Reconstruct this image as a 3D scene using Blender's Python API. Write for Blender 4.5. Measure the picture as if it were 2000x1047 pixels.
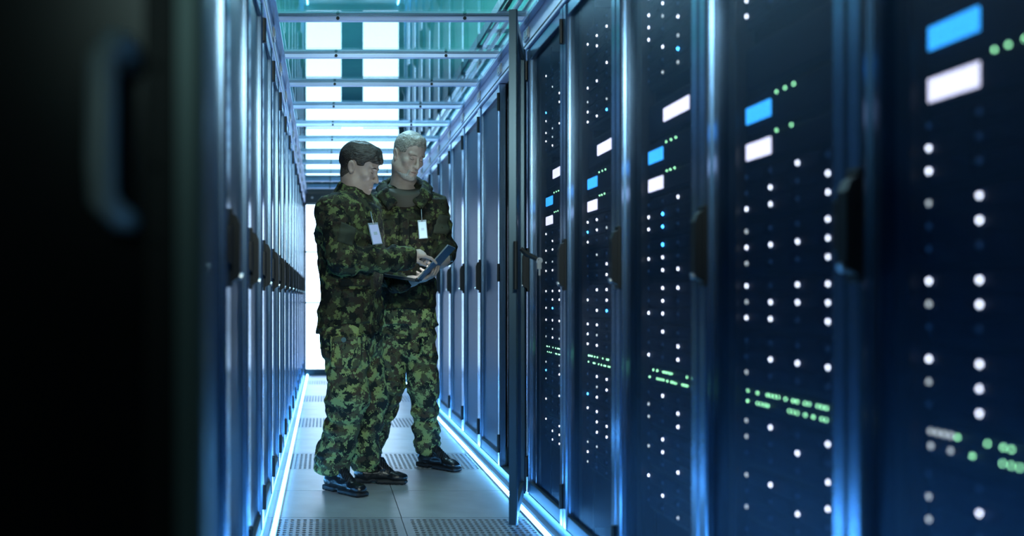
import bpy, bmesh, math, random
import numpy as np
from mathutils import Vector, Matrix
from mathutils.bvhtree import BVHTree
random.seed(7)
for o in list(bpy.data.objects): bpy.data.objects.remove(o)
SC = bpy.context.scene; C = SC.collection
PI = math.pi
# ------------------------------------------------------------------ camera, world, lights, exposure
H = 0.95; F = 35.0 / 36.0 * 2000
cam = bpy.data.cameras.new('camera'); cam.lens = 35; cam.sensor_width = 36
cam.shift_x = 0.183; cam.shift_y = 0.02825; cam.clip_start = 0.02
cam.dof.use_dof = True; cam.dof.focus_distance = 5.05; cam.dof.aperture_fstop = 1.6; cam.dof.aperture_blades = 8
co = bpy.data.objects.new('camera', cam); C.objects.link(co)
co.location = (0, 0, H); co.rotation_euler = (PI/2, 0, 0); SC.camera = co
w = bpy.data.worlds.new('world'); SC.world = w; w.use_nodes = True
w.node_tree.nodes['Background'].inputs[0].default_value = (0.02, 0.10, 0.12, 1)
w.node_tree.nodes['Background'].inputs[1].default_value = 0.2
SC.view_settings.view_transform = 'Standard'; SC.view_settings.look = 'None'
SC.view_settings.exposure = 0.0; SC.view_settings.gamma = 1.0; SC.view_settings.use_curve_mapping = False
def area(name, loc, rot, sx, sy, power, col, spread=180):
    l = bpy.data.lights.new(name, 'AREA'); l.shape = 'RECTANGLE'; l.size = sx; l.size_y = sy
    l.energy = power; l.color = col; l.spread = math.radians(spread)
    o = bpy.data.objects.new(name, l); C.objects.link(o); o.location = loc; o.rotation_euler = rot
    return o
# added fills and ceiling up-lights, then ceiling fittings over the glass roof
area('aisle_fill', (0.35, 0.6, 2.16), (math.radians(75), 0, 0), 0.8, 0.3, 6.5, (0.84, 1.0, 0.90), 50)  # fill added to light the two figures from the front, narrow spread
area('rear_fill', (-0.5, -2.2, 2.2), (math.radians(70), 0, math.radians(-6)), 0.6, 0.6, 3.2, (0.62, 1.0, 0.95))  # unseen fill added behind the camera for the foreground and near racks
area('upper_light', (1.9, 8.5, 2.55), (PI, 0, 0), 1.2, 3.0, 26, (0.35, 1.0, 0.97))  # up-light added over the right racks to brighten the room ceiling
area('upper_light', (-1.3, 8.5, 2.55), (PI, 0, 0), 1.2, 3.0, 26, (0.35, 1.0, 0.97))  # second added up-light for the ceiling, on the left side
area('upper_light', (0.33, 4.55, 3.2), (0, 0, 0), 0.5, 0.9, 32, (0.80, 0.95, 1.0))
area('upper_light', (0.33, 6.6, 3.2), (0, 0, 0), 0.5, 1.2, 95, (0.55, 0.78, 1.0))
LED_POWER = 50.0; END_POWER = 4.8

def at(px, py, Y):
    return Vector(((px-634)*Y/F, Y, H+(580-py)*Y/F))

# ------------------------------------------------------------------ materials
def mat(name, base=(.5,.5,.5), rough=.5, metal=0., emit=None, estr=0., bump=0., bscale=60., spec=.5, vary=0., vscale=8.):
    m = bpy.data.materials.new(name); m.use_nodes = True
    nt = m.node_tree; b = nt.nodes['Principled BSDF']
    b.inputs['Base Color'].default_value = (*base, 1); b.inputs['Roughness'].default_value = rough
    b.inputs['Metallic'].default_value = metal; b.inputs['Specular IOR Level'].default_value = spec
    if emit: b.inputs['Emission Color'].default_value = (*emit, 1); b.inputs['Emission Strength'].default_value = estr
    tc = nt.nodes.new('ShaderNodeTexCoord')
    if bump:
        n = nt.nodes.new('ShaderNodeTexNoise'); n.inputs['Scale'].default_value = bscale; n.inputs['Detail'].default_value = 3
        nt.links.new(tc.outputs['Object'], n.inputs['Vector'])
        bp = nt.nodes.new('ShaderNodeBump'); bp.inputs['Strength'].default_value = bump; bp.inputs['Distance'].default_value = .01
        nt.links.new(n.outputs['Fac'], bp.inputs['Height']); nt.links.new(bp.outputs['Normal'], b.inputs['Normal'])
    if vary:
        n = nt.nodes.new('ShaderNodeTexNoise'); n.inputs['Scale'].default_value = vscale; n.inputs['Detail'].default_value = 5
        nt.links.new(tc.outputs['Object'], n.inputs['Vector'])
        r = nt.nodes.new('ShaderNodeValToRGB')
        r.color_ramp.elements[0].position = .3; r.color_ramp.elements[1].position = .7
        r.color_ramp.elements[0].color = (*[c*(1-vary) for c in base], 1)
        r.color_ramp.elements[1].color = (*[min(1, c*(1+vary)) for c in base], 1)
        nt.links.new(n.outputs['Fac'], r.inputs['Fac']); nt.links.new(r.outputs['Color'], b.inputs['Base Color'])
    return m
M = {}
M['frame'] = mat('powder_coated_frame', (.24,.38,.56), .22, .9, vary=.12, vscale=5)
M['black'] = mat('black_metal', (.010,.012,.015), .4, .2, vary=.2)
M['blackgloss'] = mat('black_gloss_panel', (.006,.009,.012), .22, .0, vary=.2)
M['interior'] = mat('rack_interior', (.006,.007,.009), .5)
M['handle'] = mat('handle_plastic', (.006,.009,.011), .5, vary=.1, spec=.25)
M['plinth'] = mat('plinth_metal', (.08,.14,.19), .38, .6)
M['beam'] = mat('anodised_beam', (.60,.66,.90), .4, .15, vary=.08, vscale=4)
M['chassis'] = mat('server_chassis', (.008,.014,.024), .6, .1, spec=.2, vary=.2, vscale=20)
M['bay'] = mat('drive_tray', (.005,.010,.028), .8, 0, spec=.15, vary=.2, vscale=30)
M['screw'] = mat('steel_screw', (.35,.38,.42), .3, .9)
M['tile'] = mat('floor_tile', (.36,.42,.46), .34, 0, bump=.05, bscale=150, vary=.12, vscale=7)
M['perf'] = mat('perforated_tile', (.32,.38,.43), .36, .2, vary=.1, vscale=9)
M['pit'] = mat('plenum', (.002,.006,.010), .9)
M['under'] = mat('concrete', (.10,.12,.13), .8, vary=.1)
M['roomceil'] = mat('room_ceiling', (.25,.60,.60), .8, vary=.15, vscale=2)
M['wall'] = mat('room_wall', (.06,.10,.12), .8, vary=.1, vscale=2)
M['led'] = mat('led_tube', (.8,.9,1), .4, emit=(.13,.48,1.0), estr=LED_POWER)
M['channel'] = mat('led_channel', (.5,.6,.7), .35, .6)
M['endpanel'] = mat('backlit_panel', (.8,.9,1), .4, emit=(.54,.74,1.0), estr=END_POWER)
M['endframe'] = mat('end_door_frame', (.006,.02,.025), .4, .1)
M['teal'] = mat('end_door_centre', (.02,.12,.13), .5)
M['ledw'] = mat('led_white', (.9,.9,1), .4, emit=(.74,.82,1.0), estr=7.5)
M['ledb'] = mat('led_blue', (.2,.6,1), .4, emit=(.05,.38,1.0), estr=20)
M['ledd'] = mat('led_dim', (.5,.5,.6), .4, emit=(.55,.66,.72), estr=2.6)
M['ledo'] = mat('led_off', (.02,.05,.12), .3, emit=(.02,.09,.28), estr=.5)
M['ledg'] = mat('led_green', (.4,1,.5), .4, emit=(.32,.9,.48), estr=8)
M['scrw'] = mat('white_display', (.9,.9,1), .4, emit=(.72,.74,1.0), estr=2.6)
M['scrb'] = mat('blue_display', (.2,.6,1), .4, emit=(.03,.36,1.0), estr=2.8)
def hair_mat(name, top, low, z0, z1):
    m = mat(name, top, .5); nt = m.node_tree; N, L = nt.nodes, nt.links; b = N['Principled BSDF']
    tc = N.new('ShaderNodeTexCoord'); mp = N.new('ShaderNodeMapping'); mp.inputs['Scale'].default_value = (45, 260, 240); mp.inputs['Rotation'].default_value = (0, .6, .3)
    n = N.new('ShaderNodeTexNoise'); n.inputs['Scale'].default_value = 1; n.inputs['Detail'].default_value = 3
    L.new(tc.outputs['Object'], mp.inputs[0]); L.new(mp.outputs[0], n.inputs['Vector'])
    bp = N.new('ShaderNodeBump'); bp.inputs['Strength'].default_value = .9; bp.inputs['Distance'].default_value = .006
    L.new(n.outputs['Fac'], bp.inputs['Height']); L.new(bp.outputs[0], b.inputs['Normal'])
    sp = N.new('ShaderNodeSeparateXYZ'); L.new(tc.outputs['Object'], sp.inputs[0])
    mr = N.new('ShaderNodeMapRange'); mr.inputs[1].default_value = z0; mr.inputs[2].default_value = z1; L.new(sp.outputs['Z'], mr.inputs[0])
    mx = N.new('ShaderNodeMix'); mx.data_type = 'RGBA'; mx.inputs[6].default_value = (*low, 1); mx.inputs[7].default_value = (*top, 1); L.new(mr.outputs[0], mx.inputs[0])
    m2 = N.new('ShaderNodeMix'); m2.data_type = 'RGBA'; m2.blend_type = 'MULTIPLY'; m2.inputs[0].default_value = .9; L.new(mx.outputs[2], m2.inputs[6])
    rp = N.new('ShaderNodeValToRGB'); rp.color_ramp.elements[0].position = .35; rp.color_ramp.elements[1].position = .62; rp.color_ramp.elements[0].color = (.35, .35, .35, 1); rp.color_ramp.elements[1].color = (1.6, 1.6, 1.6, 1)
    L.new(n.outputs['Fac'], rp.inputs[0]); L.new(rp.outputs[0], m2.inputs[7]); L.new(m2.outputs[2], b.inputs['Base Color'])
    return m
M['skin'] = mat('skin', (.44,.33,.28), .5, bump=.06, bscale=220, vary=.10, vscale=25)
M['skinb'] = mat('skin_older', (.37,.29,.25), .5, bump=.14, bscale=180, vary=.13, vscale=30)
M['hair'] = hair_mat('brown_hair', (.022,.016,.012), (.10,.08,.065), 1.53, 1.625)
M['hairg'] = hair_mat('grey_hair', (.24,.23,.20), (.17,.15,.13), 1.70, 1.76)
M['beard'] = mat('grey_beard', (.34,.33,.31), .8, bump=.5, bscale=420, vary=.3, vscale=220)
M['dark'] = mat('dark_brow', (.03,.022,.016), .7)
M['browg'] = mat('grey_brow', (.12,.10,.085), .7)
M['lip'] = mat('lip', (.24,.14,.12), .55)
M['boot'] = mat('black_leather', (.008,.010,.013), .30, bump=.15, bscale=90)
M['sole'] = mat('rubber_sole', (.008,.010,.012), .6)
M['tshirt'] = mat('brown_tshirt', (.045,.045,.035), .85, bump=.1, bscale=200)
M['patch'] = mat('olive_patch', (.022,.03,.018), .9, bump=.1, bscale=300)
M['badge'] = mat('badge_card', (.62,.66,.95), .3)
M['badge2'] = mat('badge_card_pale', (.55,.70,.78), .3)
M['clear'] = mat('badge_holder', (.25,.32,.36), .2)
M['lapbody'] = mat('laptop_grey', (.13,.18,.21), .38, .3)
M['lapbase'] = mat('laptop_base', (.02,.03,.04), .4, .3)
M['lapkeys'] = mat('laptop_keys', (.008,.01,.013), .5)
M['lapscreen'] = mat('laptop_display', (.3,.4,.5), .3, emit=(.80,.93,1.0), estr=8.0)
M['watch'] = mat('watch_black', (.01,.02,.02), .3)
M['cable'] = mat('black_cable', (.01,.015,.018), .5)
M['tray'] = mat('galvanised_tray', (.10,.18,.20), .4, .6)

def mesh_panel_material():
    m = bpy.data.materials.new('perforated_door_sheet'); m.use_nodes = True; nt = m.node_tree
    N, L = nt.nodes, nt.links
    b = N['Principled BSDF']; out = N['Material Output']
    b.inputs['Base Color'].default_value = (.028,.085,.17,1); b.inputs['Metallic'].default_value = .7; b.inputs['Roughness'].default_value = .42
    tc = N.new('ShaderNodeTexCoord'); sp = N.new('ShaderNodeSeparateXYZ'); L.new(tc.outputs['Object'], sp.inputs[0])
    def mth(op, a, c=None):
        n = N.new('ShaderNodeMath'); n.operation = op
        for i, v in enumerate((a, c)):
            if v is None: continue
            if isinstance(v, (int, float)): n.inputs[i].default_value = v
            else: L.new(v, n.inputs[i])
        return n.outputs[0]
    k = 2*PI/0.0058
    y = mth('MULTIPLY', sp.outputs['Y'], k); z = mth('MULTIPLY', sp.outputs['Z'], k)
    p1 = mth('SINE', mth('ADD', y, mth('MULTIPLY', z, .6))); p2 = mth('SINE', mth('SUBTRACT', y, mth('MULTIPLY', z, .6)))
    s = mth('ADD', p1, p2)
    # seen at a slant the thickness of the sheet closes its holes
    lw = N.new('ShaderNodeLayerWeight'); lw.inputs['Blend'].default_value = .5
    th = mth('ADD', mth('MULTIPLY', mth('MAXIMUM', mth('SUBTRACT', lw.outputs['Facing'], .76), 0.0), 7.0), -0.05)
    hole = mth('GREATER_THAN', s, th)
    tr = N.new('ShaderNodeBsdfTransparent'); mx = N.new('ShaderNodeMixShader')
    L.new(hole, mx.inputs[0]); L.new(b.outputs[0], mx.inputs[1]); L.new(tr.outputs[0], mx.inputs[2]); L.new(mx.outputs[0], out.inputs[0])
    return m
M['mesh'] = mesh_panel_material()
def glass_material():
    m = bpy.data.materials.new('roof_glass'); m.use_nodes = True; nt = m.node_tree; N, L = nt.nodes, nt.links
    N.remove(N['Principled BSDF']); out = N['Material Output']
    fr = N.new('ShaderNodeFresnel'); ge = N.new('ShaderNodeNewGeometry'); io = N.new('ShaderNodeMapRange'); io.inputs[3].default_value = 1.62; io.inputs[4].default_value = 1/1.62
    L.new(ge.outputs['Backfacing'], io.inputs[0]); L.new(io.outputs[0], fr.inputs['IOR'])
    tr = N.new('ShaderNodeBsdfTransparent'); tr.inputs[0].default_value = (.80,.95,.95,1)
    gl = N.new('ShaderNodeBsdfGlossy'); gl.inputs['Roughness'].default_value = .015; gl.inputs[0].default_value = (.85,1,1,1)
    mx = N.new('ShaderNodeMixShader'); L.new(fr.outputs[0], mx.inputs[0]); L.new(tr.outputs[0], mx.inputs[1]); L.new(gl.outputs[0], mx.inputs[2])
    L.new(mx.outputs[0], out.inputs[0]); return m
M['glass'] = glass_material()
def camo(name, k=1.0, seed=0.0, light=.5):
    m = bpy.data.materials.new(name); m.use_nodes = True; nt = m.node_tree; N, L = nt.nodes, nt.links
    b = N['Principled BSDF']; b.inputs['Roughness'].default_value = .85; b.inputs['Specular IOR Level'].default_value = .2
    tc = N.new('ShaderNodeTexCoord')
    sn = N.new('ShaderNodeVectorMath'); sn.operation = 'SNAP'; sn.inputs[1].default_value = (.0044,.0044,.0044)
    L.new(tc.outputs['Object'], sn.inputs[0])
    def noise(off, scale, detail=3.0):
        ad = N.new('ShaderNodeVectorMath'); ad.operation = 'ADD'; ad.inputs[1].default_value = (off+seed, off*2.3+seed, off*.7)
        L.new(sn.outputs[0], ad.inputs[0])
        n = N.new('ShaderNodeTexNoise'); n.inputs['Scale'].default_value = scale; n.inputs['Detail'].default_value = detail; n.inputs['Roughness'].default_value = .62
        L.new(ad.outputs[0], n.inputs['Vector']); return n.outputs['Fac']
    def layer(prev, fac, thr, col):
        g = N.new('ShaderNodeMath'); g.operation = 'GREATER_THAN'; g.inputs[1].default_value = thr; L.new(fac, g.inputs[0])
        mx = N.new('ShaderNodeMix'); mx.data_type = 'RGBA'; L.new(g.outputs[0], mx.inputs[0])
        if isinstance(prev, tuple): mx.inputs[6].default_value = (*prev, 1)
        else: L.new(prev, mx.inputs[6])
        mx.inputs[7].default_value = (*col, 1); return mx.outputs[2]
    c = layer((.060*k,.072*k,.038*k), noise(3.1, 22), .52, (.046*k,.038*k,.026*k))
    c = layer(c, noise(11.7, 23), light, (.20*k,.265*k,.10*k))
    c = layer(c, noise(23.9, 19), .55, (.010*k,.016*k,.014*k))
    L.new(c, b.inputs['Base Color'])
    n2 = N.new('ShaderNodeTexNoise'); n2.inputs['Scale'].default_value = 22; n2.inputs['Detail'].default_value = 4
    L.new(tc.outputs['Object'], n2.inputs['Vector'])
    bp = N.new('ShaderNodeBump'); bp.inputs['Strength'].default_value = .5; bp.inputs['Distance'].default_value = .02
    L.new(n2.outputs['Fac'], bp.inputs['Height']); L.new(bp.outputs[0], b.inputs['Normal'])
    return m
M['camo'] = camo('camouflage_jacket', .50, 0, .555)
M['camot'] = camo('camouflage_trousers', 1.2, 5, .525)
M['camod'] = camo('camouflage_jacket_dark', .31, 9, .56)
M['camo_patch'] = camo('camouflage_pocket', .5, 2.5, .545)

# ------------------------------------------------------------------ helpers
def link(name, me, m, parent=None, loc=None):
    o = bpy.data.objects.new(name, me); C.objects.link(o)
    if m is not None and not me.materials: me.materials.append(m)
    if parent is not None: o.parent = parent
    if loc is not None: o.location = loc
    return o
class MB:
    def __init__(s): s.bm = bmesh.new()
    def box(s, x0, x1, y0, y1, z0, z1, bev=0., mi=0):
        r = bmesh.ops.create_cube(s.bm, size=1)
        vs = r['verts']
        for v in vs: v.co = Vector(((x0+x1)/2+v.co.x*(x1-x0), (y0+y1)/2+v.co.y*(y1-y0), (z0+z1)/2+v.co.z*(z1-z0)))
        if bev:
            es = list({e for v in vs for e in v.link_edges})
            bmesh.ops.bevel(s.bm, geom=es, offset=bev, segments=2, affect='EDGES', profile=.6)
        return s
    def prism(s, pts, z0, z1, axis='z'):
        f = {'z': lambda a, b, c: (a, b, c), 'y': lambda a, b, c: (a, c, b), 'x': lambda a, b, c: (c, a, b)}[axis]
        lo = [s.bm.verts.new(f(a, b, z0)) for a, b in pts]; hi = [s.bm.verts.new(f(a, b, z1)) for a, b in pts]
        n = len(pts); s.bm.faces.new(lo); s.bm.faces.new(hi)
        for i in range(n): s.bm.faces.new((lo[i], lo[(i+1) % n], hi[(i+1) % n], hi[i]))
        return s
    def cyl(s, p, q, r, r2=None, n=12):
        p, q = Vector(p), Vector(q); d = q-p
        res = bmesh.ops.create_cone(s.bm, cap_ends=True, segments=n, radius1=r, radius2=r if r2 is None else r2, depth=d.length)
        rot = d.to_track_quat('Z', 'Y').to_matrix().to_4x4(); T = Matrix.Translation((p+q)/2) @ rot
        bmesh.ops.transform(s.bm, matrix=T, verts=res['verts']); return s
    def tube(s, pts, r, n=8):
        pts = [Vector(p) for p in pts]; rings = []
        for i, p in enumerate(pts):
            d = (pts[min(i+1, len(pts)-1)]-pts[max(i-1, 0)]).normalized()
            a = d.orthogonal().normalized() if not rings else (prev - d*prev.dot(d)).normalized()
            prev = a; b = d.cross(a)
            rr = r[i] if isinstance(r, (list, tuple)) else r
            rings.append([s.bm.verts.new(p+a*rr*math.cos(t*2*PI/n)+b*rr*math.sin(t*2*PI/n)) for t in range(n)])
        for u, v in zip(rings, rings[1:]):
            for i in range(n): s.bm.faces.new((u[i], u[(i+1) % n], v[(i+1) % n], v[i]))
        s.bm.faces.new(rings[0][::-1]); s.bm.faces.new(rings[-1]); return s
    def me(s, name='mesh', smooth=False, m=None):
        bmesh.ops.recalc_face_normals(s.bm, faces=s.bm.faces[:])
        me = bpy.data.meshes.new(name); s.bm.to_mesh(me); s.bm.free()
        if smooth:
            for p in me.polygons: p.use_smooth = True
        if m is not None: me.materials.append(m)
        return me
def empty(name, loc=(0,0,0), rz=0, parent=None):
    o = bpy.data.objects.new(name, None); C.objects.link(o); o.location = loc; o.rotation_euler = (0,0,rz); o.empty_display_size = .1
    if parent is not None: o.parent = parent
    return o
def tag(o, label, cat, group=None):
    o['label'] = label; o['category'] = cat
    if group: o['group'] = group
    return o
def struct(o, label=None):
    o['kind'] = 'structure'
    if label: o['label'] = label
    return o
ORD = ['nearest','second','third','fourth','fifth','sixth','seventh','eighth','ninth','tenth','eleventh','twelfth','thirteenth','fourteenth','fifteenth','sixteenth','seventeenth']

# ------------------------------------------------------------------ the setting
PITCH = 0.708; Y0 = 1.08; NR = 15; XR = 0.935; XL = -0.24; YE = 12.05
DOOR_T = 2.09; DOOR_B = 0.045
TS = 0.5887; TX = [-0.257, 0.33, 0.917]
fl = struct(link('floor', MB().box(-2.2, 3.2, -2.6, 13.4, -.30, -.25).me(), M['pit']))
struct(link('floor_slab_left', MB().box(-2.2, TX[0]-.002, -2.6, 13.4, -.25, 0).me(), M['under'], fl))
struct(link('floor_slab_right', MB().box(TX[2]+.002, 3.2, -2.6, 13.4, -.25, 0).me(), M['under'], fl))
# solid raised-floor tile and slotted tile
plain = MB().box(.0015, TS-.0035, .0015, TS-.0035, -.035, 0).me('floor_tile', m=M['tile'])
def slotted():
    bm = bmesh.new(); nx, ny = 20, 14; mrg = .028; W = TS-.005
    cx = (W-2*mrg)/nx; cy = (W-2*mrg)/ny
    for i in range(nx):
        for j in range(ny):
            x0 = mrg+i*cx; y0 = mrg+j*cy; xm = x0+cx/2; ym = y0+cy/2; rw = .0090; rl = cy*.36
            outer = [(x0,y0),(xm,y0),(x0+cx,y0),(x0+cx,ym),(x0+cx,y0+cy),(xm,y0+cy),(x0,y0+cy),(x0,ym)]
            inner = [(xm-rw*.7,ym-rl*.8),(xm,ym-rl),(xm+rw*.7,ym-rl*.8),(xm+rw,ym),(xm+rw*.7,ym+rl*.8),(xm,ym+rl),(xm-rw*.7,ym+rl*.8),(xm-rw,ym)]
            vo = [bm.verts.new((a,b,0)) for a,b in outer]; vi = [bm.verts.new((a,b,0)) for a,b in inner]; vd = [bm.verts.new((a,b,-.012)) for a,b in inner]
            for k in range(8):
                l = (k+1) % 8; bm.faces.new((vo[k],vo[l],vi[l],vi[k])); bm.faces.new((vi[k],vi[l],vd[l],vd[k]))
    bmesh.ops.remove_doubles(bm, verts=bm.verts[:], dist=1e-5)
    b = MB(); b.bm.free(); b.bm = bm
    b.box(0, mrg, 0, W, -.03, 0); b.box(W-mrg, W, 0, W, -.03, 0); b.box(mrg, W-mrg, 0, mrg, -.03, 0); b.box(mrg, W-mrg, W-mrg, W, -.03, 0)
    return b.me('slotted_tile', m=M['perf'])
slot = slotted()
k0 = -7
for k in range(-7, 14):
    y = 4.29 + TS*k
    for i in range(2):
        per = (k % 3 == 2)
        t = link('perforated_floor_tile' if per else 'floor_tile', slot if per else plain, None, fl, (TX[i]+.001, y+.001, 0))
        if per: t['label'] = 'slotted metal floor tile'
ce = struct(link('ceiling', MB().box(-2.2, 3.2, -2.6, 13.4, 3.35, 3.45).me(), M['roomceil']))
struct(link('wall_left', MB().box(-2.3, -2.2, -2.6, 13.4, -.3, 3.45).me(), M['wall']))
struct(link('wall_right', MB().box(3.2, 3.3, -2.6, 13.4, -.3, 3.45).me(), M['wall']))
struct(link('wall_back', MB().box(-2.2, 3.2, 13.4, 13.5, -.3, 3.45).me(), M['wall']))
struct(link('wall_front', MB().box(-2.2, 3.2, -2.7, -2.6, -.3, 3.45).me(), M['wall']))

# beams over the doors, the lower rails
def long_beam(name, x0, x1, sgn):
    b = struct(link(name, MB().box(x0, x1, .95, YE, DOOR_T+.006, 2.212, .004).me(), M['beam']))
    link('seam_line', MB().box(*( (x0-.002, x0+.002) if sgn < 0 else (x1-.002, x1+.002)), .95, YE, DOOR_T+.022, DOOR_T+.027).me(), M['black'], b)
    link('glass_ledge', MB().box(*((x0-.03, x0-.002) if sgn < 0 else (x1+.002, x1+.03)), .95, YE, 2.196, 2.212).me(), M['frame'], b)
    cm = MB().box(-.004, .004, -.05, .05, -.025, .025, .002).box(-.007, .007, -.035, -.005, -.016, .016, .001).box(-.007, .007, .01, .036, -.016, .016, .001).me('bracket', m=M['screw'])
    for k in range(NR):
        link('bracket', cm, None, b, ((x0-.004) if sgn < 0 else (x1+.004), Y0+PITCH*k+PITCH*.93, 2.155))
    return b
long_beam('trim_1', XR-.004, XR+.06, -1)
long_beam('trim_2', XL-.06, XL+.004, 1)
# roof bars with glass panes between
bar_me = MB().box(XL+.006, XR-.006, -.016, .016, 2.223, 2.243, .002).me('roof_bar', m=M['beam'])
cap_me = MB().box(XL+.006, XR-.006, -.020, .020, 2.2505, 2.255).me('gasket', m=M['black'])
scr_me = MB().cyl((0,-.0160,0),(0,-.0200,0),.008, n=12).cyl((0,-.0200,0),(0,-.0210,0),.004, n=6).me('screw', m=M['black'])
gl_me = MB().box(XL+.01, XR-.01, .0, PITCH-.04, 2.2445, 2.2495).me('glass_pane', m=M['glass'])
for k in range(3, NR+1):
    y = Y0+PITCH*k-.02
    b = link('roof_bar', bar_me, None, None, (0, y, 0))
    tag(b, f'pale metal roof cross bar, {ORD[k-4] if k>3 else "one before the nearest visible"}{" to the camera" if k==4 else (" from the camera" if k>4 else "")}', 'bar', 'cross bars of the glass aisle roof')
    link('gasket', cap_me, None, b)
    for sx in (.061, .645): link('screw', scr_me, None, b, (sx, 0, 2.233))
    if k < NR:
        g = link('glass_pane', gl_me, None, None, (0, y+.02, 0))
        tag(g, f'clear glass roof pane just beyond the {["hidden","nearest","second","third","fourth","fifth","sixth","seventh","eighth","ninth","tenth","eleventh"][k-3]} cross bar', 'glass pane', 'glass panes of the aisle roof')
# end of the aisle: backlit panels in a dark frame
ew = struct(link('wall_end', MB().box(XL-.9, XL+.005, YE, YE+.06, 0, 2.30).box(XR-.005, XR+1.0, YE, YE+.06, 0, 2.30).me(), M['endframe']))
ed = struct(empty('door_1', (0, YE, 0)), 'white backlit double door closing the far end of the aisle')
link('door_frame', MB().box(XL+.005, XR-.005, -.02, .05, 0, .075, .004).box(XL+.005, XR-.005, -.02, .05, 2.085, 2.245, .004).box(XR-.04, XR-.005, -.02, .05, .075, 2.085).box(XL+.005, XL+.015, -.02, .05, .075, 2.085).me(), M['endframe'], ed)
zz = [.08, .89, 1.505, 2.083]
for a, b_ in ((XL+.016, .201), (.467, XR-.041)):
    for z0, z1 in zip(zz, zz[1:]):
        link('backlit_panel', MB().box(a, b_, .0, .02, z0, z1-.02).me(), M['endpanel'], ed)
link('backlit_panel', MB().box(.203, .465, .0, .02, 1.21, 2.075).me(), M['endpanel'], ed)
link('centre_panel', MB().box(.203, .465, -.012, .02, .08, 1.20, .004).me(), M['teal'], ed)
for i in range(7):
    link('screw', MB().cyl((XL+.09+i*.12,-.02,2.15),(XL+.09+i*.12,-.026,2.15),.012).me(), M['screw'], ed)

# LED lines along both floor edges
def led_line(x, y0, y1, side):
    r = tag(link('led_strip_light', MB().box(x-.013, x+.013, y0, y1, .0005, .006).me(), M['channel']),
            f'thin bright blue-white light line on the floor along the {side} racks', 'strip light')
    n = int((y1-y0)/PITCH)
    for i in range(n):
        a = y0+(y1-y0)*i/n; b = y0+(y1-y0)*(i+1)/n-.012
        link('light_tube', MB().box(x-.006, x+.006, a, b, .006, .015, .003).me(), M['led'], r)
led_line(.882, .95, YE-.03, 'right-hand')
led_line(-.206, .95, YE-.03, 'left-hand')

# ------------------------------------------------------------------ racks
RW = PITCH-.004; HW = RW/2
def rack_meshes():
    R = {}
    R['side_panel'] = MB().box(.045, .95, -.004, .004, .046, DOOR_T-.004).me(m=M['blackgloss'])
    R['top_panel'] = MB().box(.04, .95, -HW+.01, HW-.01, DOOR_T-.004, DOOR_T+.004).me(m=M['black'])
    R['back_panel'] = MB().box(.94, .95, -HW+.01, HW-.01, .05, DOOR_T-.006).me(m=M['interior'])
    R['plinth'] = MB().box(.004, .95, -HW, HW, 0, .043, .003).me(m=M['plinth'])
    R['mounting_rail'] = MB().box(.045, .085, -.012, .012, .05, DOOR_T-.01).box(.045, .05, -.03, .012, .05, DOOR_T-.01).me(m=M['black'])
    R['filler_panel'] = MB().box(.09, .094, -.055, .055, .05, DOOR_T-.01).me(m=M['interior'])
    # door: pivot at its near edge, x 0..0.034, y 0..RW
    d = MB(); s = .048
    for (a, b) in ((.001, s), (RW-s, RW-.001)):
        d.prism([(.034, a), (.006, a), (.001, a+.004), (.001, b-.005), (.007, b), (.034, b)] if a < .1 else
                [(.034, a), (.007, a), (.001, a+.005), (.001, b-.004), (.006, b), (.034, b)], DOOR_B, DOOR_T)
    d.box(.006, .030, s, RW-s, DOOR_T-.05, DOOR_T-.001, .003); R['bottom_rail'] = MB().box(.006, .030, s, RW-s, DOOR_B, DOOR_B+.055, .003).me(m=mat('bottom_rail', (.03,.07,.11), .55, .0, spec=.3))
    d.box(.016, .03, s, s+.012, DOOR_B+.055, DOOR_T-.05); d.box(.016, .03, RW-s-.012, RW-s, DOOR_B+.055, DOOR_T-.05)
    R['door'] = d.me(m=M['frame'])
    p = MB(); vs = [p.bm.verts.new(v) for v in ((.02, s+.01, DOOR_B+.05), (.02, RW-s-.01, DOOR_B+.05), (.02, RW-s-.01, DOOR_T-.045), (.02, s+.01, DOOR_T-.045))]
    p.bm.faces.new(vs); R['mesh_panel'] = p.me(m=M['mesh'])
    # swing handle: chamfered block with escutcheon
    h = MB().prism([(-.000, .985), (-.022, .998), (-.026, 1.01), (-.026, 1.135), (-.018, 1.155), (.0, 1.165)], RW-.052, RW-.020, 'y')
    h.box(-.006, .003, RW-.056, RW-.012, .975, 1.175, .003)
    R['handle'] = h.me(m=M['handle'])
    R['lock'] = MB().cyl((-.024, RW-.036, 1.002), (-.030, RW-.036, 1.000), .009).me(m=M['screw'])
    R['hinge'] = MB().cyl((-.004, .004, -.048), (-.004, .004, .048), .008, n=10).box(-.006, .002, .006, .03, -.045, .045, .002).me(m=M['black'])
    return R
R = rack_meshes()
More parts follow.
